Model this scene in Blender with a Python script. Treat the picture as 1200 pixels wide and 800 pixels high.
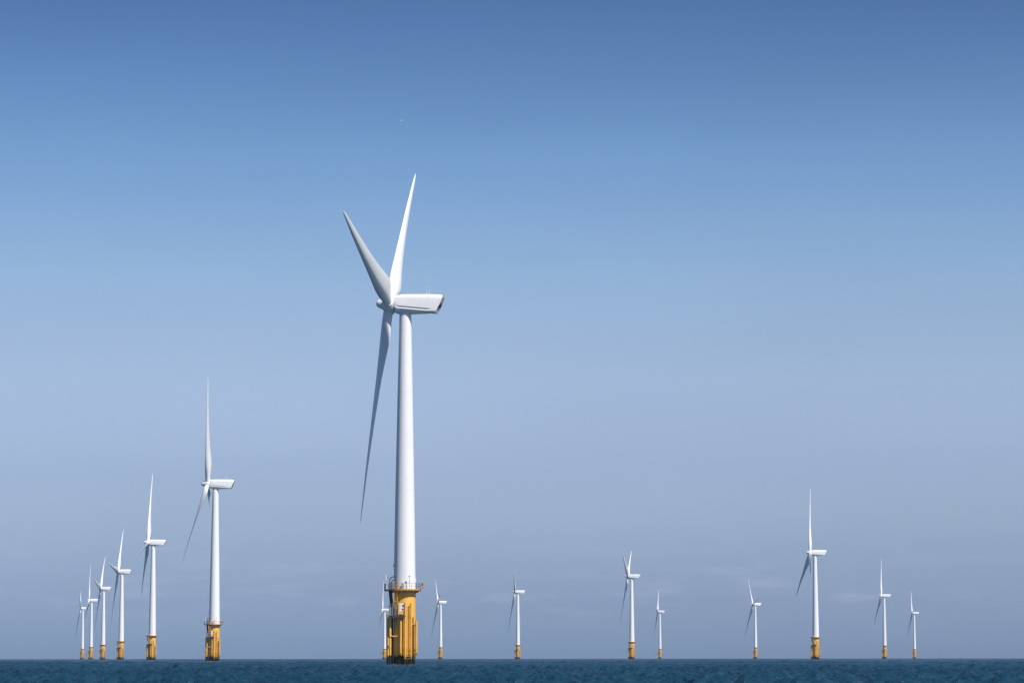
import bpy, math, random
import numpy as np
from mathutils import Vector, Matrix

random.seed(7)
R = math.radians
PI = math.pi
scene = bpy.context.scene
for o in list(bpy.data.objects):
    bpy.data.objects.remove(o)
col = scene.collection

# ------------------------------------------------------------------ camera
EARTH = 6.37e6
CAM_H = 1.65
cam_data = bpy.data.cameras.new('camera')
cam = bpy.data.objects.new('camera', cam_data)
col.objects.link(cam)
cam_data.sensor_width = 36.0
cam_data.lens = 109.2
cam_data.clip_start = 0.5
cam_data.clip_end = 40000
cam.location = (0, 0, CAM_H)
cam.matrix_basis = (Matrix.Translation((0, 0, CAM_H)) @ Matrix.Rotation(R(90 + 5.784), 4, 'X')
                    @ Matrix.Rotation(-0.0008, 4, 'Z'))
scene.camera = cam

# ------------------------------------------------------------------ light
SUN_EL, SUN_AZ = R(50), R(136)          # azimuth clockwise from +Y: behind the camera, to the right
sun_dir = Vector((math.sin(SUN_AZ) * math.cos(SUN_EL), math.cos(SUN_AZ) * math.cos(SUN_EL), math.sin(SUN_EL)))
sd = bpy.data.lights.new('sun', 'SUN')
sd.energy = 5.0
sd.angle = R(0.53)
sd.color = (1.0, 0.955, 0.89)
sun = bpy.data.objects.new('sun', sd)
col.objects.link(sun)
sun.rotation_euler = (-sun_dir).to_track_quat('-Z', 'Y').to_euler()

world = bpy.data.worlds.new('World')
scene.world = world
world.use_nodes = True
nt = world.node_tree
nt.nodes.clear()
N = nt.nodes.new
def L(a, b): nt.links.new(a, b)
sky = N('ShaderNodeTexSky')
sky.sky_type = 'NISHITA'
sky.sun_disc = False
sky.sun_elevation = SUN_EL
sky.sun_rotation = SUN_AZ
sky.altitude = 0
sky.air_density = 1.0
sky.dust_density = 0.6
sky.ozone_density = 1.6
tc = N('ShaderNodeTexCoord')
sep = N('ShaderNodeSeparateXYZ')
L(tc.outputs['Generated'], sep.inputs[0])
# air colour by elevation: grey-lilac sea air low down, clear blue higher up, even from there to the zenith
mr = N('ShaderNodeMapRange')
mr.inputs['From Min'].default_value = 0.0
mr.inputs['From Max'].default_value = 0.25
L(sep.outputs['Z'], mr.inputs['Value'])
ramp = N('ShaderNodeValToRGB')
SKY_RAMP = [(0.0073, (0.2181, 0.352, 0.7208)), (0.0421, (0.2338, 0.35, 0.6944)), (0.0803, (0.2548, 0.3492, 0.6688)), (0.1678, (0.3356, 0.4014, 0.642)), (0.2553, (0.4073, 0.4412, 0.6432)), (0.3429, (0.4888, 0.5, 0.6611)), (0.4195, (0.4918, 0.5148, 0.6469)), (0.4959, (0.4734, 0.5231, 0.647)), (0.5829, (0.4057, 0.4887, 0.6331)), (0.6695, (0.3235, 0.4288, 0.5779)), (0.8322, (0.2079, 0.2974, 0.4458))]
def set_ramp(r, stops):
    els = r.color_ramp.elements
    while len(els) > 1: els.remove(els[-1])
    els[0].position = stops[0][0]; els[0].color = (*stops[0][1], 1)
    for p, c in stops[1:]:
        e = els.new(p); e.color = (*c, 1)
set_ramp(ramp, SKY_RAMP)
ramp.color_ramp.interpolation = 'CARDINAL'
L(mr.outputs[0], ramp.inputs['Fac'])
mul = N('ShaderNodeMixRGB'); mul.blend_type = 'MULTIPLY'; mul.inputs['Fac'].default_value = 1
L(sky.outputs[0], mul.inputs[1]); L(ramp.outputs[0], mul.inputs[2])
hz = N('ShaderNodeTexNoise'); hz.inputs['Scale'].default_value = 1.0; hz.inputs['Detail'].default_value = 4
hmap = N('ShaderNodeMapping'); hmap.inputs['Scale'].default_value = (7, 7, 24)
L(tc.outputs['Generated'], hmap.inputs['Vector']); L(hmap.outputs[0], hz.inputs['Vector'])
hr_ = N('ShaderNodeMapRange'); hr_.inputs['From Min'].default_value = 0.3; hr_.inputs['From Max'].default_value = 0.7
hr_.inputs['To Min'].default_value = 0.975; hr_.inputs['To Max'].default_value = 1.025
L(hz.outputs['Fac'], hr_.inputs['Value'])
hmul = N('ShaderNodeVectorMath'); hmul.operation = 'SCALE'
L(mul.outputs[0], hmul.inputs[0]); L(hr_.outputs[0], hmul.inputs['Scale'])
cmap = N('ShaderNodeMapping'); cmap.inputs['Scale'].default_value = (34, 34, 190)
L(tc.outputs['Generated'], cmap.inputs['Vector'])
cn = N('ShaderNodeTexNoise'); cn.inputs['Scale'].default_value = 1.0; cn.inputs['Detail'].default_value = 6
cn.inputs['Roughness'].default_value = 0.55
L(cmap.outputs[0], cn.inputs['Vector'])
cf = N('ShaderNodeMapRange'); cf.inputs['From Min'].default_value = 0.52; cf.inputs['From Max'].default_value = 0.72
L(cn.outputs['Fac'], cf.inputs['Value'])
band = N('ShaderNodeValToRGB')
set_ramp(band, [(0.0, (0, 0, 0)), (0.05, (.4, .4, .4)), (0.075, (1, 1, 1)), (0.11, (.6, .6, .6)), (0.17, (0, 0, 0))])
L(mr.outputs[0], band.inputs['Fac'])
cm = N('ShaderNodeMath'); cm.operation = 'MULTIPLY'
L(cf.outputs[0], cm.inputs[0]); L(band.outputs[0], cm.inputs[1])
cm2 = N('ShaderNodeMath'); cm2.operation = 'MULTIPLY'; cm2.inputs[1].default_value = 0.9
L(cm.outputs[0], cm2.inputs[0])
cloud = N('ShaderNodeMixRGB'); cloud.blend_type = 'MULTIPLY'
L(cm2.outputs[0], cloud.inputs['Fac']); L(hmul.outputs[0], cloud.inputs[1])
cloud.inputs[2].default_value = (1.30, 1.20, 1.10, 1)
bg = N('ShaderNodeBackground')
bg.inputs['Strength'].default_value = 0.15
wo = N('ShaderNodeOutputWorld')
L(cloud.outputs[0], bg.inputs['Color']); L(bg.outputs[0], wo.inputs['Surface'])

vs = scene.view_settings
vs.view_transform = 'Standard'
vs.look = 'None'
vs.exposure = 0.13
vs.gamma = 1.0
vs.use_curve_mapping = False
scene.cycles.denoising_prefilter = 'NONE'

# ------------------------------------------------------------------ materials
def new_mat(name):
    m = bpy.data.materials.new(name)
    m.use_nodes = True
    b = m.node_tree.nodes['Principled BSDF']
    return m, m.node_tree, b
def lk(t, a, b): t.links.new(a, b)
def mixrgb(t, fac, c1, c2, mode='MIX'):
    n = t.nodes.new('ShaderNodeMixRGB'); n.blend_type = mode
    for i, v in ((0, fac), (1, c1), (2, c2)):
        if hasattr(v, 'is_output'): t.links.new(v, n.inputs[i])
        elif i == 0: n.inputs[0].default_value = v
        else: n.inputs[i].default_value = (*v, 1)
    return n.outputs[0]
def noise(t, vec, scale, detail=4, rough=0.55):
    n = t.nodes.new('ShaderNodeTexNoise')
    n.inputs['Scale'].default_value = scale; n.inputs['Detail'].default_value = detail
    n.inputs['Roughness'].default_value = rough
    if vec is not None: t.links.new(vec, n.inputs['Vector'])
    return n.outputs['Fac']
def mapping(t, vec, scale):
    n = t.nodes.new('ShaderNodeMapping'); n.inputs['Scale'].default_value = scale
    t.links.new(vec, n.inputs['Vector']); return n.outputs[0]
def maprange(t, val, a, b, c=0.0, d=1.0):
    n = t.nodes.new('ShaderNodeMapRange')
    t.links.new(val, n.inputs['Value'])
    n.inputs['From Min'].default_value = a; n.inputs['From Max'].default_value = b
    n.inputs['To Min'].default_value = c; n.inputs['To Max'].default_value = d
    return n.outputs[0]
def math_n(t, op, a, b=None):
    n = t.nodes.new('ShaderNodeMath'); n.operation = op
    for i, v in ((0, a), (1, b)):
        if v is None: continue
        if hasattr(v, 'is_output'): t.links.new(v, n.inputs[i])
        else: n.inputs[i].default_value = v
    return n.outputs[0]
def obj_coord(t):
    return t.nodes.new('ShaderNodeTexCoord').outputs['Object']

def mat_white(name, colr, rough=0.45):
    m, t, b = new_mat(name)
    oc = obj_coord(t)
    streak = noise(t, mapping(t, oc, (1.6, 1.6, 0.05)), 1.0, 5)
    blotch = noise(t, oc, 0.35, 4)
    f = math_n(t, 'MULTIPLY', maprange(t, streak, 0.5, 0.78), maprange(t, blotch, 0.4, 0.7))
    c = mixrgb(t, math_n(t, 'MULTIPLY', f, 0.35), colr, (0.50, 0.47, 0.42))
    lk(t, c, b.inputs['Base Color'])
    b.inputs['Roughness'].default_value = rough
    return m
def mat_yellow():
    m, t, b = new_mat('yellow_paint')
    oc = obj_coord(t)
    sp = t.nodes.new('ShaderNodeSeparateXYZ'); lk(t, oc, sp.inputs[0])
    z = sp.outputs['Z']
    fade = noise(t, mapping(t, oc, (0.7, 0.7, 0.25)), 1.0, 5)
    c = mixrgb(t, maprange(t, fade, 0.3, 0.7), (0.80, 0.415, 0.058), (0.84, 0.47, 0.09))
    # fresher, stronger yellow in the zone scrubbed clean just above the growth
    n1 = noise(t, mapping(t, oc, (1.5, 1.5, 0.3)), 1.0, 4)
    zz = math_n(t, 'ADD', z, math_n(t, 'MULTIPLY', math_n(t, 'SUBTRACT', n1, 0.5), 1.3))
    clean = maprange(t, zz, 3.6, 3.1)
    c = mixrgb(t, math_n(t, 'MULTIPLY', clean, 0.8), c, (0.72, 0.38, 0.02))
    # rust and dirt runs
    run = noise(t, mapping(t, oc, (4.0, 4.0, 0.18)), 1.0, 6, 0.6)
    c = mixrgb(t, math_n(t, 'MULTIPLY', maprange(t, run, 0.56, 0.72), 0.38), c, (0.22, 0.09, 0.025))
    # marine growth in the tidal zone
    n2 = noise(t, mapping(t, oc, (2.2, 2.2, 0.8)), 1.0, 5)
    zg = math_n(t, 'ADD', z, math_n(t, 'MULTIPLY', math_n(t, 'SUBTRACT', n2, 0.5), 1.6))
    grow = maprange(t, zg, 2.1, 1.75)
    gcol = mixrgb(t, maprange(t, noise(t, oc, 3.0), 0.35, 0.7), (0.006, 0.005, 0.004), (0.022, 0.020, 0.014))
    c = mixrgb(t, grow, c, gcol)
    lk(t, c, b.inputs['Base Color'])
    lk(t, maprange(t, grow, 0, 1, 0.5, 0.95), b.inputs['Roughness'])
    bp = t.nodes.new('ShaderNodeBump'); bp.inputs['Strength'].default_value = 0.25
    bp.inputs['Distance'].default_value = 0.05
    lk(t, math_n(t, 'MULTIPLY', grow, noise(t, oc, 9.0)), bp.inputs['Height'])
    lk(t, bp.outputs[0], b.inputs['Normal'])
    return m
def mat_tube():
    # same paint, but the growth on the tubes stands lower and is patchier
    m = mat_yellow(); m.name = 'yellow_tube_paint'
    for n in m.node_tree.nodes:
        if n.type == 'MAP_RANGE' and abs(n.inputs['From Min'].default_value - 2.1) < 1e-4:
            n.inputs['From Min'].default_value = 1.75; n.inputs['From Max'].default_value = 1.1
    return m
def mat_plain(name, colr, rough=0.5, metal=0.0, var=0.25):
    m, t, b = new_mat(name)
    oc = obj_coord(t)
    dark = tuple(v * (1 - var) for v in colr)
    lk(t, mixrgb(t, maprange(t, noise(t, oc, 1.7, 5), 0.3, 0.7), dark, colr), b.inputs['Base Color'])
    b.inputs['Roughness'].default_value = rough
    b.inputs['Metallic'].default_value = metal
    return m

M = {
    'white': mat_white('white_tower_paint', (0.80, 0.80, 0.80)),
    'gel': mat_white('white_gelcoat', (0.82, 0.82, 0.81), 0.38),
    'yellow': mat_yellow(),
    'tube': mat_tube(),
    'deck': mat_plain('deck_yellow', (0.62, 0.30, 0.045), 0.6),
    'galv': mat_plain('galvanised_steel', (0.30, 0.31, 0.32), 0.5, 0.3),
    'dark': mat_plain('dark_steel', (0.06, 0.06, 0.062), 0.55),
    'black': mat_plain('black_rubber', (0.02, 0.02, 0.022), 0.5),
    'grey': mat_plain('grey_panel', (0.42, 0.40, 0.38), 0.5),
    'brown': mat_plain('grey_brown_grille', (0.50, 0.44, 0.40), 0.6),
    'lamp': mat_plain('lamp_housing', (0.72, 0.72, 0.70), 0.4),
    'signwhite': mat_plain('sign_white', (0.80, 0.80, 0.80), 0.4, 0, 0.05),
    'signyellow': mat_plain('sign_yellow', (0.85, 0.62, 0.03), 0.4, 0, 0.05),
    'signblue': mat_plain('sign_blue', (0.02, 0.12, 0.55), 0.4, 0, 0.05),
    'signred': mat_plain('sign_red', (0.70, 0.04, 0.05), 0.4, 0, 0.05),
    'signgreen': mat_plain('sign_green', (0.05, 0.42, 0.20), 0.4, 0, 0.05),
    'feather': mat_plain('white_feathers', (0.75, 0.75, 0.74), 0.7),
    'foam': mat_plain('sea_foam', (0.34, 0.42, 0.46), 0.8, 0, 0.5),
    'buoy': mat_plain('buoy_paint', (0.14, 0.15, 0.17), 0.6),
}

# ------------------------------------------------------------------ mesh helpers
class MB:
    def __init__(self): self.v = []; self.f = []; self.sm = []
    def add(self, vs_, fs, smooth):
        b = len(self.v)
        self.v += [tuple(p) for p in vs_]
        self.f += [[i + b for i in q] for q in fs]
        self.sm += [smooth] * len(fs)
        return self
    def tube(self, p0, p1, r0, r1=None, n=12):
        if r1 is None: r1 = r0
        p0, p1 = Vector(p0), Vector(p1)
        d = (p1 - p0).normalized()
        a = d.orthogonal().normalized(); b = d.cross(a)
        vs_ = []
        for p, r in ((p0, r0), (p1, r1)):
            for k in range(n):
                t = 2 * PI * k / n
                vs_.append(p + (a * math.cos(t) + b * math.sin(t)) * r)
        self.add(vs_, [[k, (k + 1) % n, n + (k + 1) % n, n + k] for k in range(n)], True)
        self.add(vs_[:n], [list(range(n))[::-1]], False)
        self.add(vs_[n:], [list(range(n))], False)
        return self
    def path(self, pts, r, n=10, closed=False):
        pts = [Vector(p) for p in pts]
        m = len(pts)
        vs_ = []
        up = Vector((0.13, 0.31, 0.94))
        for i, p in enumerate(pts):
            q0 = pts[i - 1] if (i > 0 or closed) else p
            q1 = pts[(i + 1) % m] if (i < m - 1 or closed) else p
            d = (q1 - q0).normalized()
            a = d.cross(up)
            if a.length < 0.05: a = d.cross(Vector((1, 0, 0)))
            a.normalize(); b = a.cross(d)
            for k in range(n):
                t = 2 * PI * k / n
                vs_.append(p + (a * math.cos(t) + b * math.sin(t)) * r)
        fs = []
        for i in range(m if closed else m - 1):
            j = (i + 1) % m
            for k in range(n):
                fs.append([i * n + k, i * n + (k + 1) % n, j * n + (k + 1) % n, j * n + k])
        self.add(vs_, fs, True)
        if not closed:
            self.add(vs_[:n], [list(range(n))], False)
            self.add(vs_[-n:], [list(range(n))[::-1]], False)
        return self
    def box(self, c, s, rz=0.0):
        cx, cy, cz = c; sx, sy, sz = s[0] / 2, s[1] / 2, s[2] / 2
        ca, sa = math.cos(rz), math.sin(rz)
        vs_ = []
        for z in (-sz, sz):
            for x, y in ((-sx, -sy), (sx, -sy), (sx, sy), (-sx, sy)):
                vs_.append((cx + x * ca - y * sa, cy + x * sa + y * ca, cz + z))
        return self.add(vs_, [[0, 3, 2, 1], [4, 5, 6, 7], [0, 1, 5, 4], [1, 2, 6, 5], [2, 3, 7, 6], [3, 0, 4, 7]], False)
    def lathe(self, prof, n=48, caps=True):
        vs_ = []
        for r, z in prof:
            for k in range(n):
                t = 2 * PI * k / n
                vs_.append((r * math.cos(t), r * math.sin(t), z))
        fs = []
        for i in range(len(prof) - 1):
            for k in range(n):
                fs.append([i * n + k, i * n + (k + 1) % n, (i + 1) * n + (k + 1) % n, (i + 1) * n + k])
        self.add(vs_, fs, True)
        if caps:
            self.add(vs_[:n], [list(range(n))[::-1]], False)
            self.add(vs_[-n:], [list(range(n))], False)
        return self
    def loft(self, secs, caps=True, smooth=True):
        n = len(secs[0]); vs_ = [p for s in secs for p in s]
        fs = []
        for i in range(len(secs) - 1):
            for k in range(n):
                fs.append([i * n + k, i * n + (k + 1) % n, (i + 1) * n + (k + 1) % n, (i + 1) * n + k])
        self.add(vs_, fs, smooth)
        if caps:
            self.add(secs[0], [list(range(n))[::-1]], False)
            self.add(secs[-1], [list(range(n))], False)
        return self
    def prism(self, pts2, plane, d0, d1):
        # pts2: outline in (u, v); plane maps (u, v, depth) to a point
        a = [plane(u, v, d0) for u, v in pts2]; b = [plane(u, v, d1) for u, v in pts2]
        n = len(a)
        self.add(a + b, [[k, (k + 1) % n, n + (k + 1) % n, n + k] for k in range(n)], False)
        self.add(a, [list(range(n))[::-1]], False)
        self.add(b, [list(range(n))], False)
        return self
    def mesh(self, name, m, sharp=None):
        me = bpy.data.meshes.new(name)
        me.from_pydata(self.v, [], self.f)
        me.polygons.foreach_set('use_smooth', self.sm)
        me.materials.append(M[m])
        me.validate()
        import bmesh
        bm = bmesh.new(); bm.from_mesh(me)
        bmesh.ops.recalc_face_normals(bm, faces=bm.faces)
        if sharp is not None:
            bmesh.ops.remove_doubles(bm, verts=bm.verts, dist=1e-4)
            for e in bm.edges:
                if len(e.link_faces) == 2 and e.calc_face_angle(0) > sharp: e.smooth = False
        bm.to_mesh(me); bm.free()
        me.update()
        return me

def put(name, me, parent=None, loc=(0, 0, 0), mat=None):
    o = bpy.data.objects.new(name, me)
    col.objects.link(o)
    if parent: o.parent = parent
    if mat is not None: o.matrix_basis = mat
    else: o.location = loc
    return o
def tag(o, label=None, cat=None, group=None, kind=None):
    if label: o['label'] = label
    if cat: o['category'] = cat
    if group: o['group'] = group
    if kind: o['kind'] = kind
    return o

# ------------------------------------------------------------------ sea
def build_sea():
    rng = np.random.default_rng(11)
    rad = [0.0]
    r = 3.0
    while r < 6250:
        rad.append(r)
        if r < 140: r *= 1.03
        elif r < 900: r *= 1.0022
        else: r *= 1.006
    rad = np.array(rad)
    fan = np.arange(-R(11.8), R(11.8) + 1e-6, 0.0005)
    rest = np.linspace(R(11.8), 2 * PI - R(11.8), 130)[1:-1]
    ang = np.concatenate([fan, rest])
    nr, na = len(rad), len(ang)
    rr, aa = np.meshgrid(rad, ang, indexing='ij')
    x = rr * np.sin(aa); y = rr * np.cos(aa)
    dr = np.gradient(rad)[:, None]
    z = np.zeros_like(x)
    # wind sea running from left to right, short-crested, plus a low swell
    comps = 64
    for k in range(comps):
        lam = 0.7 * (9.0 / 0.7) ** (k / (comps - 1)) * rng.uniform(0.92, 1.08)
        amp = 0.019 * lam ** 0.55 * rng.uniform(0.6, 1.3)
        th = R(-15) + rng.normal(0, R(55))
        kx, ky = 2 * PI / lam * math.cos(th), 2 * PI / lam * math.sin(th)
        ph = rng.uniform(0, 2 * PI)
        wgt = np.clip((lam / dr - 0.5) / 0.8, 0, 1)
        p = kx * x + ky * y + ph
        s = np.sin(p)
        z += wgt * amp * (s + 0.22 * np.cos(2 * p))
    lateral = np.abs(((aa + PI) % (2 * PI)) - PI)
    z *= np.clip((R(14.5) - lateral) / R(2.6), 0.0, 1.0)
    # gusty patches
    z *= 0.85 + 0.3 * np.sin(x / 61 + 1.3) * np.sin(y / 143 + x / 200)
    z = z - rr ** 2 / (2 * EARTH)
    co = np.stack([x, y, z], -1).reshape(-1, 3)
    i = np.arange(nr - 1)[:, None]; j = np.arange(na)[None, :]
    j2 = (j + 1) % na
    q = np.stack([i * na + j, (i + 1) * na + j, (i + 1) * na + j2, i * na + j2], -1).reshape(-1, 4)
    me = bpy.data.meshes.new('sea')
    me.vertices.add(len(co)); me.vertices.foreach_set('co', co.ravel())
    me.loops.add(q.size); me.loops.foreach_set('vertex_index', q.ravel())
    me.polygons.add(len(q))
    me.polygons.foreach_set('loop_start', np.arange(0, q.size, 4))
    me.polygons.foreach_set('loop_total', np.full(len(q), 4))
    me.polygons.foreach_set('use_smooth', np.ones(len(q), dtype=bool))
    me.update(calc_edges=True)
    m, t, b = new_mat('sea_water')
    g = t.nodes.new('ShaderNodeNewGeometry').outputs['Position']
    big = noise(t, mapping(t, g, (0.02, 0.006, 0.02)), 1.0, 3)
    c = mixrgb(t, maprange(t, big, 0.35, 0.65), (0.005, 0.036, 0.064), (0.010, 0.051, 0.085))
    lk(t, c, b.inputs['Base Color'])
    b.inputs['IOR'].default_value = 1.333
    gust = noise(t, mapping(t, g, (0.012, 0.0035, 0.012)), 1.0, 4)
    lk(t, maprange(t, gust, 0.35, 0.65, 0.42, 0.28), b.inputs['Roughness'])
    n1 = noise(t, mapping(t, g, (1.1, 0.5, 1.1)), 1.0, 6, 0.62)
    n2 = noise(t, mapping(t, g, (0.22, 0.12, 0.22)), 1.0, 3, 0.5)
    hgt = math_n(t, 'ADD', math_n(t, 'MULTIPLY', n1, 0.55), math_n(t, 'MULTIPLY', n2, 1.2))
    bp = t.nodes.new('ShaderNodeBump')
    bp.inputs['Strength'].default_value = 1.0; bp.inputs['Distance'].default_value = 1.0
    lk(t, hgt, bp.inputs['Height']); lk(t, bp.outputs[0], b.inputs['Normal'])
    me.materials.append(m)
    o = put('sea', me)
    tag(o, kind='structure')
    return o
build_sea()

# ------------------------------------------------------------------ wind turbine meshes
HUB_Z = 70.0
DECK_Z = 14.62
TP_R = 2.13
TOP_R, BASE_R = 1.15, 2.13

def front_y(x, off=0.0, r=TP_R):
    return -math.sqrt(max(r * r - x * x, 0.0)) - off

def mesh_tower():
    top = HUB_Z - 1.93
    prof = []
    for k in range(25):
        t = k / 24
        z = DECK_Z + (top - DECK_Z) * t
        prof.append((BASE_R + (TOP_R - BASE_R) * (0.35 * t + 0.65 * t ** 1.25), z))
    prof.append((TOP_R + 0.06, top + 0.01)); prof.append((TOP_R + 0.06, top + 0.35))
    return MB().lathe(prof, 64).mesh('tower', 'white', R(50))
def tower_r(z):
    t = (z - DECK_Z) / (HUB_Z - 1.93 - DECK_Z)
    return BASE_R + (TOP_R - BASE_R) * (0.35 * t + 0.65 * t ** 1.25)
def mesh_joint(z):
    r = tower_r(z)
    return MB().lathe([(r - .02, z - .07), (r + .018, z - .06), (r + .018, z + .06), (r - .02, z + .07)], 64, False).mesh('section_joint', 'white', R(30))
def mesh_tp():
    prof = [(TP_R, -4), (TP_R, 9.0), (TP_R, 13.9), (TP_R + 0.14, 14.0), (TP_R + 0.14, 14.28)]
    return MB().lathe(prof, 64).mesh('transition_piece', 'yellow', R(30))

def mesh_deck():
    m = MB()
    pr = 3.18
    n = 48
    ring = [(pr, 14.32), (pr, DECK_Z)]
    m.lathe([(pr, 14.34), (pr, DECK_Z - .002)], n)
    for k in range(12):
        a = 2 * PI * k / 12 + .13
        m.prism([(TP_R - .05, 14.335), (pr - .12, 14.335), (TP_R - .05, 13.75)],
                lambda u, v, d, a=a: (u * math.cos(a) - d * math.sin(a), u * math.sin(a) + d * math.cos(a), v), -.04, .04)
    return m.mesh('deck', 'deck', R(40))
def mesh_side_deck():
    m = MB()
    m.box((-3.35, -.9, 14.45), (1.1, 1.9, .22)).box((-3.35, -.9, 14.28), (.9, .1, .14)).box((-3.35, -1.6, 14.28), (.9, .1, .14))
    return m.mesh('side_deck', 'dark')
RAIL_R = 3.1
def ring_pts(r, z, n=40):
    return [(r * math.cos(2 * PI * k / n), r * math.sin(2 * PI * k / n), z) for k in range(n)]
def mesh_handrail(z):
    return MB().path(ring_pts(RAIL_R, z), .03, 6, True).mesh('handrail', 'galv')
def mesh_post(h=1.12, r=.04, m='galv'):
    return MB().tube((0, 0, 0), (0, 0, h), r, r, 8).mesh('rail_post', m)

def ladder_mesh(x0, x1, y, z0, z1, step, r=.045, m='tube', name='rungs'):
    mb = MB()
    z = z0
    while z < z1:
        mb.tube((x0, y, z), (x1, y, z), r, r, 6); z += step
    return mb.mesh(name, m)

def blade_mesh():
    # local z along the blade, y upwind, -x in the direction of rotation
    stations = [  # r, chord, thickness ratio, pitch in degrees (leading edge turned upwind)
        (0.9, 1.88, 1.0, 40), (2.2, 1.88, 1.0, 40), (3.2, 2.06, .90, 40), (4.6, 2.70, .66, 39), (6.2, 3.40, .47, 37),
        (7.8, 3.76, .37, 34.5), (9.5, 3.76, .32, 32), (12, 3.48, .28, 29.5), (15, 3.10, .255, 27.5), (19, 2.68, .235, 25.5),
        (24, 2.22, .215, 23.5), (29, 1.84, .20, 22), (34, 1.46, .19, 21), (38.5, 1.12, .18, 20.3), (42, .80, .17, 20),
        (43.6, .55, .16, 20), (44.3, .30, .16, 20), (44.6, .10, .16, 20)]
    K = 28
    secs = []
    for r, c, tr, be in stations:
        round_ = min(1.0, max(0.0, (tr - .4) / .6))
        ax = 0.5 * round_ + 0.32 * (1 - round_)
        b = R(be)
        r *= 0.985
        cone = math.tan(R(5.4)) * r - 0.0006 * r * r
        pts = []
        for k in range(K):
            t = 2 * PI * k / K
            u = 0.5 * (1 - math.cos(t))           # 0 leading edge .. 1 trailing edge
            af = tr * 5 * (0.2969 * math.sqrt(u) - 0.126 * u - 0.3516 * u * u + 0.2843 * u ** 3 - 0.1036 * u ** 4)
            el = 0.5 * tr * abs(math.sin(t))
            h = (el * round_ + af * (1 - round_)) * (1 if math.sin(t) >= 0 else -1)
            pc = .28
            h += (1 - round_) * 0.075 * ((2 * pc * u - u * u) / pc ** 2 if u < pc else (1 - 2 * pc + 2 * pc * u - u * u) / (1 - pc) ** 2)
            s = (ax - u) * c                       # towards the leading edge
            h *= c
            # leading edge direction = cos(b)*(-x) + sin(b)*y ; suction side = downwind and backwards
            x = -s * math.cos(b) - h * math.sin(b)
            y = s * math.sin(b) - h * math.cos(b)
            pts.append((x, y + cone, r))
        secs.append(pts)
    return MB().loft(secs).mesh('blade', 'gel', R(60))

def hub_mesh():
    # local y upwind (rotor axis), origin at the rotor centre
    prof = [(.05, 2.62), (.36, 2.56), (.58, 2.43), (.74, 2.2), (.86, 1.92), (.98, 1.58), (1.15, 1.2), (1.38, .85),
            (1.56, .5), (1.68, .1), (1.73, -.4), (1.74, -.9), (1.70, -1.03), (1.2, -1.05)]
    m = MB().lathe(prof, 56)
    m.v = [(x, z, y) for x, y, z in m.v]
    for k in range(3):
        a = 2 * PI * k / 3
        d = Vector((-math.sin(a), 0, math.cos(a)))
        m.tube(d * .4, d * 1.85, 1.12, 1.02, 36)
    return m.mesh('hub', 'gel', R(38))

def nacelle_mesh():
    # local x towards the tail from the seam with the hub, z up, origin on the tower axis at hub height
    X0 = -2.05
    def top(s):
        return np.interp(s, [0, .25, .7, 2, 6, 8.6, 9.2, 9.6], [1.50, 1.64, 1.76, 1.86, 1.82, 1.74, 1.66, 1.50])
    def bot(s):
        return np.interp(s, [0, .4, 1.2, 3.2, 7, 8.2], [-1.62, -1.80, -1.92, -1.95, -1.88, -1.80])
    def wid(s):
        return np.interp(s, [0, .25, .8, 2, 7, 9.6], [.88, .95, 1.0, 1.02, 1.0, .95])
    def tail(z):
        return np.interp(z, [-2, -1.75, -1.25, -.9, -.2, 0, 1.2, 1.5, 1.9], [8.02, 8.1, 8.5, 8.55, 9.05, 9.12, 9.58, 9.55, 9.35])
    ts = [0, .012, .03, .06, .1, .16, .25, .35, .45, .55, .65, .72, .78, .84, .90, .95, .985, 1.0]
    secs = []
    for t in ts:
        s0 = t * 9.4
        T, B, w = float(top(s0)), float(bot(min(s0, 8.2))), float(wid(s0))
        zg = -.40 - .095 * (s0 - .6)                              # shoulder line drops towards the tail
        g = .22 * max(0.0, min(1, (s0 - .4) / .8)) * max(0.0, min(1, (8.1 - s0) / 1.2))
        zp = float(np.interp(s0, [0, .6, 5, 9.4], [.95, 1.12, 1.02, .75]))
        half = [(0, T), (.75, T), (1.20, T - .04), (1.46, T - .18), (1.62, T - .40), (1.70, zp),
                (1.705, zp - .04), (1.74, (zp + zg) / 2), (1.76, zg + .16), (1.76, zg + .03), (1.76 - g, zg - .04), (1.76 - g, zg - .24),
                (1.76 - .35 * g, zg - .36), (1.72, zg - .46), (1.55, min(zg - .62, B + .55)), (1.32, B + .28), (1.02, B + .07), (.6, B)]
        full = [(y * w, z) for y, z in half] + [(-y * w, z) for y, z in half[:0:-1]] 
        pts = [(X0 + t * float(tail(z)), y, z) for y, z in full]
        secs.append(pts)
    return MB().loft(secs).mesh('nacelle', 'gel', R(33)), X0

def sweep_cable(dx, z0):
    pts = []
    x_t = -tower_r(z0) + .05
    for k in range(9):
        a = PI / 2 * k / 8
        pts.append((x_t - .15 - .62 * math.sin(a) - dx, -.75, z0 - .62 + .62 * math.cos(a)))
    pts.insert(0, (x_t + .5, -.55, z0))
    px = pts[-1][0]
    pts += [(px, -.75, DECK_Z + .4), (px + .02, -.78, 14.2), (px + .18, -.9, 12.6), (px + .36, -1.0, 11.2), (px + .38, -1.0, 9.2)]
    return pts

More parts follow.
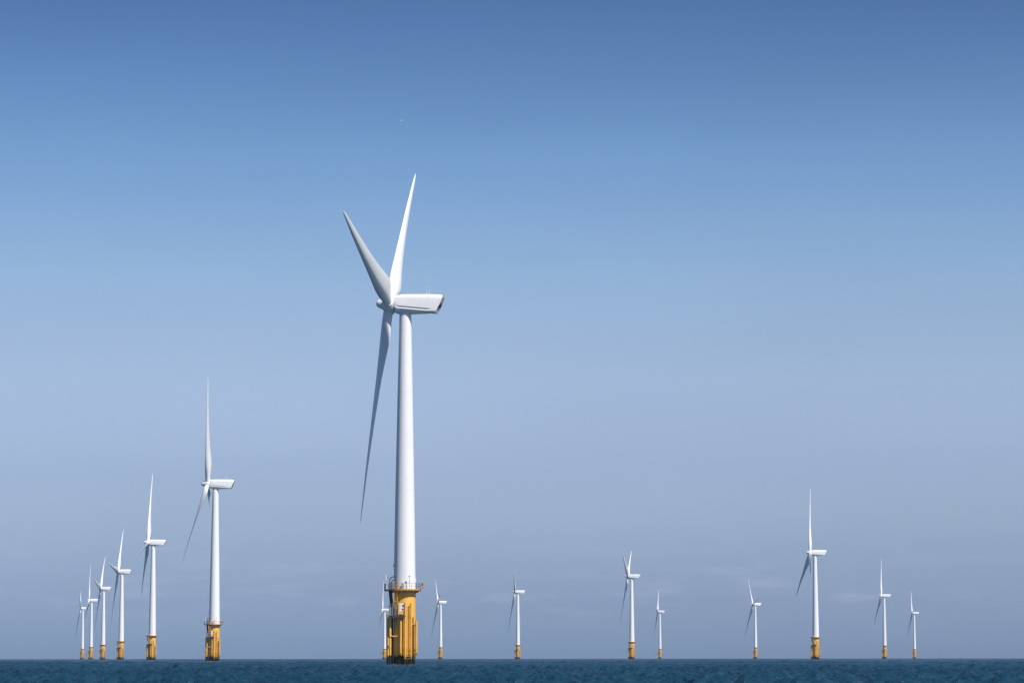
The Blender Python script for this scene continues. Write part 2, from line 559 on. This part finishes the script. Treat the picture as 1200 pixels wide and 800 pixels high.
ME = {}
def build_meshes():
    ME['tower'] = mesh_tower()
    ME['joint1'] = mesh_joint(34.0); ME['joint2'] = mesh_joint(53.0)
    ME['tp'] = mesh_tp()
    ME['deck'] = mesh_deck(); ME['side_deck'] = mesh_side_deck()
    ME['rail_hi'] = mesh_handrail(DECK_Z + 1.1); ME['rail_lo'] = mesh_handrail(DECK_Z + .55)
    ME['post'] = mesh_post()
    ME['tall_post'] = mesh_post(1.75, .06, 'deck')
    ME['blade'] = blade_mesh(); ME['hub'] = hub_mesh()
    ME['nacelle'], x0 = nacelle_mesh()
    m = MB(); m.tube((0, 0, 0), (0, 0, .16), .16, .14, 10).tube((0, 0, .16), (0, 0, 1.5), .035, .025, 6).box((0, 0, 1.55), (.12, .1, .2))
    ME['antenna'] = m.mesh('antenna', 'lamp')
    # tail openings, following the slope of the tail
    def slab(z0, z1, xa, xb, w, th, mt, nm):
        mb = MB()
        mb.prism([(xa, z0), (xb, z1), (xb + th, z1 - th * .3), (xa + th, z0 - th * .3)], lambda u, v, d: (u, d, v), -w, w)
        return mb.mesh(nm, mt)
    ME['tail_grille'] = slab(.06, 1.16, x0 + 9.10, x0 + 9.52, 1.30, .07, 'brown', 'tail_grille')
    ME['tail_vent'] = slab(-.78, -.18, x0 + 8.62, x0 + 9.01, 1.35, .09, 'dark', 'tail_vent')
    # boat landing: fender tubes with their stub arms
    def fender(x, y):
        mb = MB().tube((x, y, 2.4), (x, y, 8.5), .21, .21, 16)
        mb.tube((x, y, 2.4), (x * .9, y * .93, 1.95), .21, .17, 16)
        return mb.mesh('fender', 'tube', R(40))
    def arm(x, y, z):
        d = Vector((x, y, 0)).normalized()
        mb = MB().tube((x, y, z), (d.x * TP_R * .98, d.y * TP_R * .98, z + .35), .13, .13, 10)
        return mb.mesh('arm', 'tube')
    ME['fender1'] = fender(-.66, -2.40); ME['fender2'] = fender(2.36, -2.25)
    for i, (fx, fy) in enumerate(((-.66, -2.40), (2.36, -2.25))):
        ME['arm%da' % i] = arm(fx, fy, 7.55); ME['arm%db' % i] = arm(fx, fy, 2.75)
    ME['guide1'] = MB().tube((.22, -2.72, -2), (.22, -2.72, 12.0), .17, .17, 14).mesh('guide_tube', 'tube', R(40))
    ME['guide2'] = MB().tube((1.36, -2.42, -2), (1.36, -2.42, 12.0), .17, .17, 14).mesh('guide_tube', 'tube', R(40))
    ME['guide_arm1'] = MB().tube((.22, -2.72, 0), (.20, -2.05, 0), .08, .08, 8).mesh('bracket', 'tube')
    ME['guide_arm2'] = MB().tube((1.36, -2.42, 0), (1.2, -1.7, 0), .08, .08, 8).mesh('bracket', 'tube')
    ME['dark_pipe'] = MB().tube((-2.38, -.55, -3), (-2.38, -.55, 9.33), .25, .25, 14).mesh('cable_pipe', 'black')
    m = MB(); z = -.8
    while z < 11.9:
        m.tube((.22, -2.72, z), (1.36, -2.42, z), .05, .05, 6); z += .42
    ME['rungs'] = m.mesh('rungs', 'tube')
    ME['thin_pipe'] = MB().tube((1.86, -1.62, -1.5), (1.86, -1.62, 9.4), .14, .14, 12).mesh('drain_pipe', 'tube')
    # cable tubes on the left
    ME['jtube1'] = MB().tube((-3.22, -.45, -3), (-3.22, -.45, 9.75), .24, .24, 16).mesh('cable_tube', 'yellow', R(40))
    ME['jtube2'] = MB().tube((-2.7, -1.55, -3), (-2.7, -1.55, 9.3), .23, .23, 16).mesh('cable_tube', 'yellow', R(40))
    m = MB().tube((-2.75, -1.75, 5.55), (-1.25, -1.95, 5.55), .12, .12, 10)
    m.tube((-1.25, -1.75, 5.55), (-1.25, -2.05, 5.55), .16, .16, 10)
    ME['bracket1'] = m.mesh('bracket', 'tube')
    ME['bracket2'] = MB().tube((-3.2, -.45, 5.0), (-2.0, -.35, 5.0), .12, .12, 10).mesh('bracket', 'tube')
    # rest platform half way up with its cage rail
    m = MB()
    outline = [(-2.98, -.6), (-2.98, -2.35), (-2.2, -2.95), (.30, -2.95), (.30, -1.9), (-1.0, -1.6), (-2.0, -.5)]
    m.prism(outline, lambda u, v, d: (u, v, d), 9.34, 9.5)
    m.box((-1.35, -2.9, 9.24), (2.9, .08, .18)).box((-1.4, -2.1, 9.24), (2.6, .08, .18))
    ME['rest'] = m.mesh('rest_platform', 'dark')
    ME['cage_post'] = MB().tube((0, 0, 0), (0, 0, 2.15), .06, .06, 8).mesh('cage_post', 'galv')
    m = MB()
    cp = [(-2.92, -.7), (-2.92, -2.3), (-2.2, -2.88), (-1.15, -2.88)]
    for z in (10.1, 10.85, 11.6): m.path([(x, y, z) for x, y in cp], .03, 6)
    ME['cage_rail'] = m.mesh('cage_rail', 'galv')
    # ladder to the main deck
    ME['stile'] = MB().box((0, 0, 3.3), (.10, .14, 6.7)).mesh('stile', 'tube')
    ME['up_rungs'] = ladder_mesh(-1.95, -1.3, -2.35, 9.8, 15.2, .32, .03, 'tube')
    m = MB()
    for z in (10.9, 12.2, 13.5):
        pts = [(-1.95 + .65 * k / 8, -2.35 - .55 * math.sin(PI * k / 8), z) for k in range(9)]
        m.path(pts, .03, 6)
    ME['hoops'] = m.mesh('hoops', 'tube')
    # sign board
    Y = -2.62
    pl = lambda u, v, d: (u, Y - d, v)
    ME['board'] = MB().prism([(-1.12, 9.75), (.06, 9.75), (.06, 12.0), (-1.12, 12.0)], pl, -.06, 0).mesh('backing_board', 'yellow')
    ME['plate'] = MB().prism([(-.88, 10.2), (.0, 10.2), (.0, 11.85), (-.88, 11.85)], pl, .002, .02).mesh('sign_plate', 'signwhite')
    def disc(u, v, r, n=20): return [(u + r * math.cos(2 * PI * k / n), v + r * math.sin(2 * PI * k / n)) for k in range(n)]
    ME['s_yellow'] = MB().prism([(-.86, 11.14), (-.46, 11.14), (-.66, 11.52)], pl, .021, .028).mesh('warning_triangle', 'signyellow')
    ME['s_blue'] = MB().prism(disc(-.22, 11.36, .21), pl, .021, .028).mesh('blue_disc', 'signblue')
    ME['s_red'] = MB().prism(disc(-.30, 10.70, .22), pl, .021, .028).mesh('red_disc', 'signred')
    ME['s_green'] = MB().prism([(-.48, 10.24), (-.06, 10.24), (-.06, 10.40), (-.48, 10.40)], pl, .021, .028).mesh('green_strip', 'signgreen')
    # things on the deck
    m = MB().tube((-3.52, -1.0, 14.5), (-3.52, -1.0, 16.3), .06, .05, 8)
    ME['mast'] = m.mesh('mast', 'lamp')
    m = MB().box((-3.50, -1.0, 16.75), (.26, .26, .9)).tube((-3.50, -1.0, 17.2), (-3.50, -1.0, 17.38), .09, .05, 10)
    ME['lantern'] = m.mesh('lantern', 'lamp')
    ME['mast_box'] = MB().box((-3.24, -1.02, 16.9), (.10, .14, .62)).mesh('mast_box', 'dark')
    ME['dark_locker'] = MB().box((-3.72, -1.45, 15.1), (.30, .5, 1.1)).mesh('locker', 'dark')
    ME['cabinet'] = MB().box((-.28, -2.45, DECK_Z + .47), (.50, .36, .92)).prism([(-.53, DECK_Z + .93), (-.03, DECK_Z + .93), (-.15, DECK_Z + 1.06), (-.41, DECK_Z + 1.06)], lambda u, v, d: (u, d, v), -2.63, -2.27).mesh('cabinet', 'grey')
    m = MB().tube((1.0, -2.75, DECK_Z), (1.0, -2.75, DECK_Z + 2.25), .045, .035, 8).box((1.0, -2.78, DECK_Z + 2.4), (.34, .2, .2))
    m.tube((.7, -2.75, DECK_Z + 1.25), (1.3, -2.75, DECK_Z + 1.45), .03, .03, 6)
    ME['lamp_pole'] = m.mesh('lamp_pole', 'galv')
    m = MB().box((3.35, -.95, DECK_Z + .12), (.75, .34, .16)).box((3.48, -.95, DECK_Z + .62), (.32, .34, .92))
    m.prism([(3.30, DECK_Z + 1.08), (3.78, DECK_Z + 1.12), (3.72, DECK_Z + 1.30), (3.36, DECK_Z + 1.28)], lambda u, v, d: (u, d, v), -1.15, -.75)
    ME['davit'] = m.mesh('davit_crane', 'deck')
    ME['davit_motor'] = MB().box((3.44, -1.17, DECK_Z + .93), (.24, .12, .28)).mesh('winch', 'dark')
    ME['cable1'] = MB().path(sweep_cable(0, 17.0), .085, 10).mesh('power_cable', 'black')
    ME['cable2'] = MB().path(sweep_cable(-.34, 16.45), .085, 10).mesh('power_cable', 'black')
    m = MB()
    m.loft([[(-3.05, -1.0, 14.2), (-2.45, -1.15, 14.2), (-2.45, -.7, 14.2), (-3.05, -.6, 14.2)],
            [(-2.75, -1.2, 11.3), (-2.32, -1.3, 11.3), (-2.32, -.8, 11.3), (-2.75, -.7, 11.3)]], True, False)
    m.box((-2.62, -1.05, 11.25), (.9, .12, .10))
    ME['cable_guard'] = m.mesh('cable_guard', 'black')
    ME['side_lamp'] = MB().box((-tower_r(19.1) - .05, -.45, 19.1), (.24, .22, .22)).tube((-tower_r(19.1) - .05, -.45, 19.2), (-tower_r(19.1) - .05, -.45, 19.4), .1, .07, 10).mesh('side_lamp', 'lamp')
    ME['door'] = MB().prism([(-.35, 0), (.35, 0), (.35, 1.75), (.2, 2.0), (-.2, 2.0), (-.35, 1.75)], lambda u, v, d: (tower_r(15) * .0 + BASE_R + d, u, DECK_Z + .15 + v), -.2, .03).mesh('door', 'lamp')
build_meshes()

GROUP = 'offshore wind turbines standing in rows in the sea'
def turbine(x, y, yaw, az, level, label):
    z = -(x * x + y * y) / (2 * EARTH)
    e = bpy.data.objects.new('wind_turbine', None)
    e.empty_display_size = 3
    col.objects.link(e)
    e.location = (x, y, z)
    tag(e, label, 'wind turbine', GROUP)
    tw = put('tower', ME['tower'], e)
    tp = put('transition_piece', ME['tp'], e)
    dk = put('deck', ME['deck'], e)
    put('side_deck', ME['side_deck'], dk)
    rp = put('rest_platform', ME['rest'], e)
    for k in ('jtube1', 'jtube2'):
        jt = put('cable_tube', ME[k], e)
        if level < 2: put('bracket', ME['bracket1' if k == 'jtube2' else 'bracket2'], jt)
    for i in range(2):
        fe = put('fender', ME['fender%d' % (i + 1)], e)
        put('arm', ME['arm%da' % i], fe); put('arm', ME['arm%db' % i], fe)
    ld = put('boarding_ladder', None, e)
    for k in ('guide1', 'guide2'): put('guide_tube', ME[k], ld)
    tag(put('rungs', ME['rungs'], ld), kind='stuff')
    put('drain_pipe', ME['thin_pipe'], e)
    put('cable_pipe', ME['dark_pipe'], e)
    hr = put('handrail', ME['rail_hi'], dk)
    if level < 2:
        put('handrail', ME['rail_lo'], dk)
        for k in range(20):
            a = 2 * PI * (k + .5) / 20
            put('rail_post', ME['post'], dk, (RAIL_R * math.cos(a), RAIL_R * math.sin(a), DECK_Z))
    if level < 3:
        ac = put('deck_ladder', None, e)
        for sx in (-1.97, -1.28): put('stile', ME['stile'], ac, (sx, -2.35, 9.5))
        tag(put('rungs', ME['up_rungs'], ac), kind='stuff')
        if level < 2: tag(put('hoops', ME['hoops'], ac), kind='stuff')
        put('cable_guard', ME['cable_guard'], e)
        put('backing_board', ME['board'], e)
        dv = put('davit_crane', ME['davit'], e)
        put('mast', ME['mast'], e)
    if level < 2:
        for z_ in (3.0, 6.2, 9.4, 11.6):
            put('bracket', ME['guide_arm1'], ld, (0, 0, z_)); put('bracket', ME['guide_arm2'], ld, (0, 0, z_))
        for sx in (-1.95, -1.3): put('tall_post', ME['tall_post'], dk, (sx, -2.55, DECK_Z))
        put('cage_rail', ME['cage_rail'], rp)
        for px, py in ((-2.92, -.7), (-2.92, -1.6), (-2.6, -2.6), (-2.2, -2.88), (-1.65, -2.88), (-1.15, -2.88)):
            put('cage_post', ME['cage_post'], rp, (px, py, 9.5))
        mast = [c for c in e.children if c.name.startswith('mast')][0]
        put('lantern', ME['lantern'], mast); put('mast_box', ME['mast_box'], mast)
        put('locker', ME['dark_locker'], e)
        put('cabinet', ME['cabinet'], e); put('lamp_pole', ME['lamp_pole'], e)
        put('winch', ME['davit_motor'], dv)
        for k in ('cable1', 'cable2'): put('power_cable', ME[k], e)
        put('side_lamp', ME['side_lamp'], tw); put('door', ME['door'], tw)
        for k in ('joint1', 'joint2'): put('section_joint', ME[k], tw)
        bo = [c for c in e.children if c.name.startswith('backing_board')][0]
        for k, nm in (('plate', 'sign_plate'), ('s_yellow', 'warning_triangle'), ('s_blue', 'blue_disc'), ('s_red', 'red_disc'), ('s_green', 'green_strip')):
            put(nm, ME[k], bo)
    # nacelle: its x axis runs to the tail, away from the wind
    tilt = R(6)
    yw = R(yaw)
    tail_dir = Vector((math.cos(yw), -math.sin(yw), 0))
    side = Vector((-math.sin(yw), -math.cos(yw), 0))
    mat = Matrix((tail_dir, -side, Vector((0, 0, 1)))).transposed().to_4x4()
    mat.translation = (0, 0, HUB_Z)
    nc = put('nacelle', ME['nacelle'], e, mat=mat)
    if level < 3:
        put('tail_grille', ME['tail_grille'], nc); put('tail_vent', ME['tail_vent'], nc)
    if level < 2:
        put('antenna', ME['antenna'], nc, (4.15, -.35, 1.78)); put('antenna', ME['antenna'], nc, (4.72, .25, 1.76))
    n = Vector((-math.cos(yw) * math.cos(tilt), math.sin(yw) * math.cos(tilt), math.sin(tilt)))
    up = n.cross(side)
    if up.z < 0: up = -up
    hm = Matrix((-side, n, up)).transposed().to_4x4()
    hm.translation = Vector((0, 0, HUB_Z)) - tail_dir * 3.15
    hm = hm @ Matrix.Rotation(-R(az), 4, 'Y')
    hb = put('hub', ME['hub'], e, mat=hm)
    for k in range(3):
        put('blade', ME['blade'], hb, mat=Matrix.Rotation(2 * PI * k / 3, 4, 'Y'))
    return e

SPECS = [
    (-20.8, 602.3, 7, -46, 0, 'tallest, nearest white wind turbine on a yellow foundation, in front of all others'),
    (-118.0, 1235.5, 1, 19, 1, 'second tallest white wind turbine, rightmost and nearest of the left-hand row'),
    (-215.5, 1868.0, -2, -15, 2, 'wind turbine second from the right in the left-hand row, next behind the second tallest'),
    (-313.1, 2498.6, 0, -37, 2, 'wind turbine third from the right in the left-hand row, short blade pointing left'),
    (-407.5, 3108.2, 0, -42, 2, 'wind turbine fourth from the right in the left-hand row, two blades raised in a V'),
    (-504.1, 3735.4, -6, 2, 3, 'small far wind turbine second from the left edge in the left-hand row'),
    (-596.5, 4331.6, -7, -55, 3, 'smallest and leftmost wind turbine, at the far end of the left-hand row'),
    (-183.7, 4491.7, -1, 0, 3, 'tiny far wind turbine half hidden behind the foundation of the tallest turbine'),
    (-89.2, 3886.5, -8, -47, 3, 'small far wind turbine just right of the foundation of the tallest turbine'),
    (6.0, 3281.8, 0, -58, 3, 'small wind turbine standing alone at the middle of the horizon'),
    (102.0, 2659.4, 8, -58, 2, 'middle-sized wind turbine just left of a tiny one, two blades raised in a V'),
    (221.9, 4685.2, 5, -40, 3, 'tiny far wind turbine just right of the middle-sized one with two raised blades'),
    (316.0, 4052.8, -9, -39, 3, 'small far wind turbine left of the tall right-hand turbine, dark blade pointing right'),
    (200.3, 2058.9, -1, -10, 2, 'tallest wind turbine of the right half, one blade straight up'),
    (417.8, 3500.9, 3, -15, 3, 'small wind turbine just right of the tallest turbine of the right half'),
    (624.7, 4846.0, 3, -34, 3, 'tiny rightmost wind turbine, last before the right edge'),
]
for s in SPECS: turbine(*s)

# ------------------------------------------------------------------ broken water round the two nearest piles
def foam(x, y, n, label):
    rnd = random.Random(5)
    m = MB()
    for k in range(n):
        a = rnd.uniform(0, 2 * PI)
        r = 2.35 + abs(rnd.gauss(0, .8)) + (rnd.uniform(0, 7) if math.cos(a) > .5 and rnd.random() < .35 else 0)
        px, py = r * math.cos(a) - (.5 if math.cos(a) < 0 else 0), r * math.sin(a) * (1 if r < 4 else .45)
        h, w = rnd.uniform(.04, .16), rnd.uniform(.12, .45)
        ln = rnd.uniform(.8, 1.8)
        pts = []
        for j in range(7):
            t = 2 * PI * j / 7
            pts.append((px + w * ln * math.cos(t) * rnd.uniform(.6, 1.1), py + w * math.sin(t) * rnd.uniform(.6, 1.1), -.12))
        tip = (px + rnd.uniform(-.1, .1), py, h)
        m.add(pts + [tip], [[j, (j + 1) % 7, 7] for j in range(7)], True)
    o = put('foam', m.mesh('foam', 'foam'), None, (x, y, -(x * x + y * y) / (2 * EARTH)))
    tag(o, label, 'foam', kind='stuff')
foam(-20.8, 602.3, 150, 'pale broken water round the foot of the tallest turbine')
foam(-118.0, 1235.5, 90, 'pale broken water round the foot of the second tallest turbine')

# ------------------------------------------------------------------ gull
def gull():
    m = MB()
    body = []
    for x, r in ((-.24, .01), (-.2, .035), (-.1, .06), (.02, .065), (.12, .05), (.18, .042), (.22, .038), (.25, .02), (.29, .008)):
        body.append([(x, r * math.cos(2 * PI * k / 10), r * math.sin(2 * PI * k / 10)) for k in range(10)])
    m.loft(body)
    bm_ = m.mesh('body', 'feather')
    o = put('gull', bm_)
    for s in (-1, 1):
        w = MB()
        secs = []
        for t, xc, c, z in ((.04, .03, .16, .02), (.2, .06, .15, .09), (.35, .04, .12, .12), (.5, -.04, .07, .11), (.6, -.12, .02, .09)):
            secs.append([(xc + c / 2, s * t, z), (xc, s * t, z + .012), (xc - c / 2, s * t, z), (xc, s * t, z - .006)])
        w.loft(secs)
        put('wing', w.mesh('wing', 'feather'), o)
    t = MB().prism([(-.2, .03), (-.2, -.03), (-.36, -.07), (-.36, .07)], lambda u, v, d: (u, v, d), -.008, .008)
    put('tail', t.mesh('tail', 'feather'), o)
    d = 560
    o.location = ((468.9 - 600) / 3640 * d, d, CAM_H + d * math.tan(R(5.784) + math.atan((400 - 141.5) / 3640)))
    o.rotation_euler = (R(-26), 0, R(195))
    o.scale = (.7, .7, .7)
    tag(o, 'tiny pale gull gliding high above the tallest turbine', 'bird')
gull()

# ------------------------------------------------------------------ far spar buoy
def buoy():
    d = 4300.0
    x = (1098 - 600) / 3640 * d
    e = bpy.data.objects.new('spar_buoy', None); col.objects.link(e)
    e.location = (x, d, -(x * x + d * d) / (2 * EARTH))
    put('float', MB().lathe([(.5, -1.2), (.7, -.4), (.7, .5), (.4, 1.1), (.25, 1.3)], 16).mesh('float', 'buoy'), e)
    put('spar', MB().tube((0, 0, 1.2), (0, 0, 4.0), .28, .20, 10).mesh('spar', 'buoy'), e)
    put('topmark', MB().lathe([(.05, 3.95), (.42, 4.0), (.05, 4.9)], 12).mesh('topmark', 'buoy'), e)
    tag(e, 'faint dark spar buoy on the horizon right of the last turbine', 'buoy')
buoy()

# ------------------------------------------------------------------ haze
def haze():
    b = MB().box((0, 0, 59), (13000, 13000, 132))
    o = put('haze', b.mesh('haze', 'white'))
    o.data.materials.clear()
    m = bpy.data.materials.new('sea_air'); m.use_nodes = True
    t = m.node_tree; t.nodes.clear()
    pv = t.nodes.new('ShaderNodeVolumePrincipled')
    pv.inputs['Color'].default_value = (0.80, 0.87, 1.0, 1)
    pv.inputs['Density'].default_value = 3e-5
    out = t.nodes.new('ShaderNodeOutputMaterial')
    t.links.new(pv.outputs[0], out.inputs['Volume'])
    o.data.materials.append(m)
    tag(o, kind='stuff')
haze()
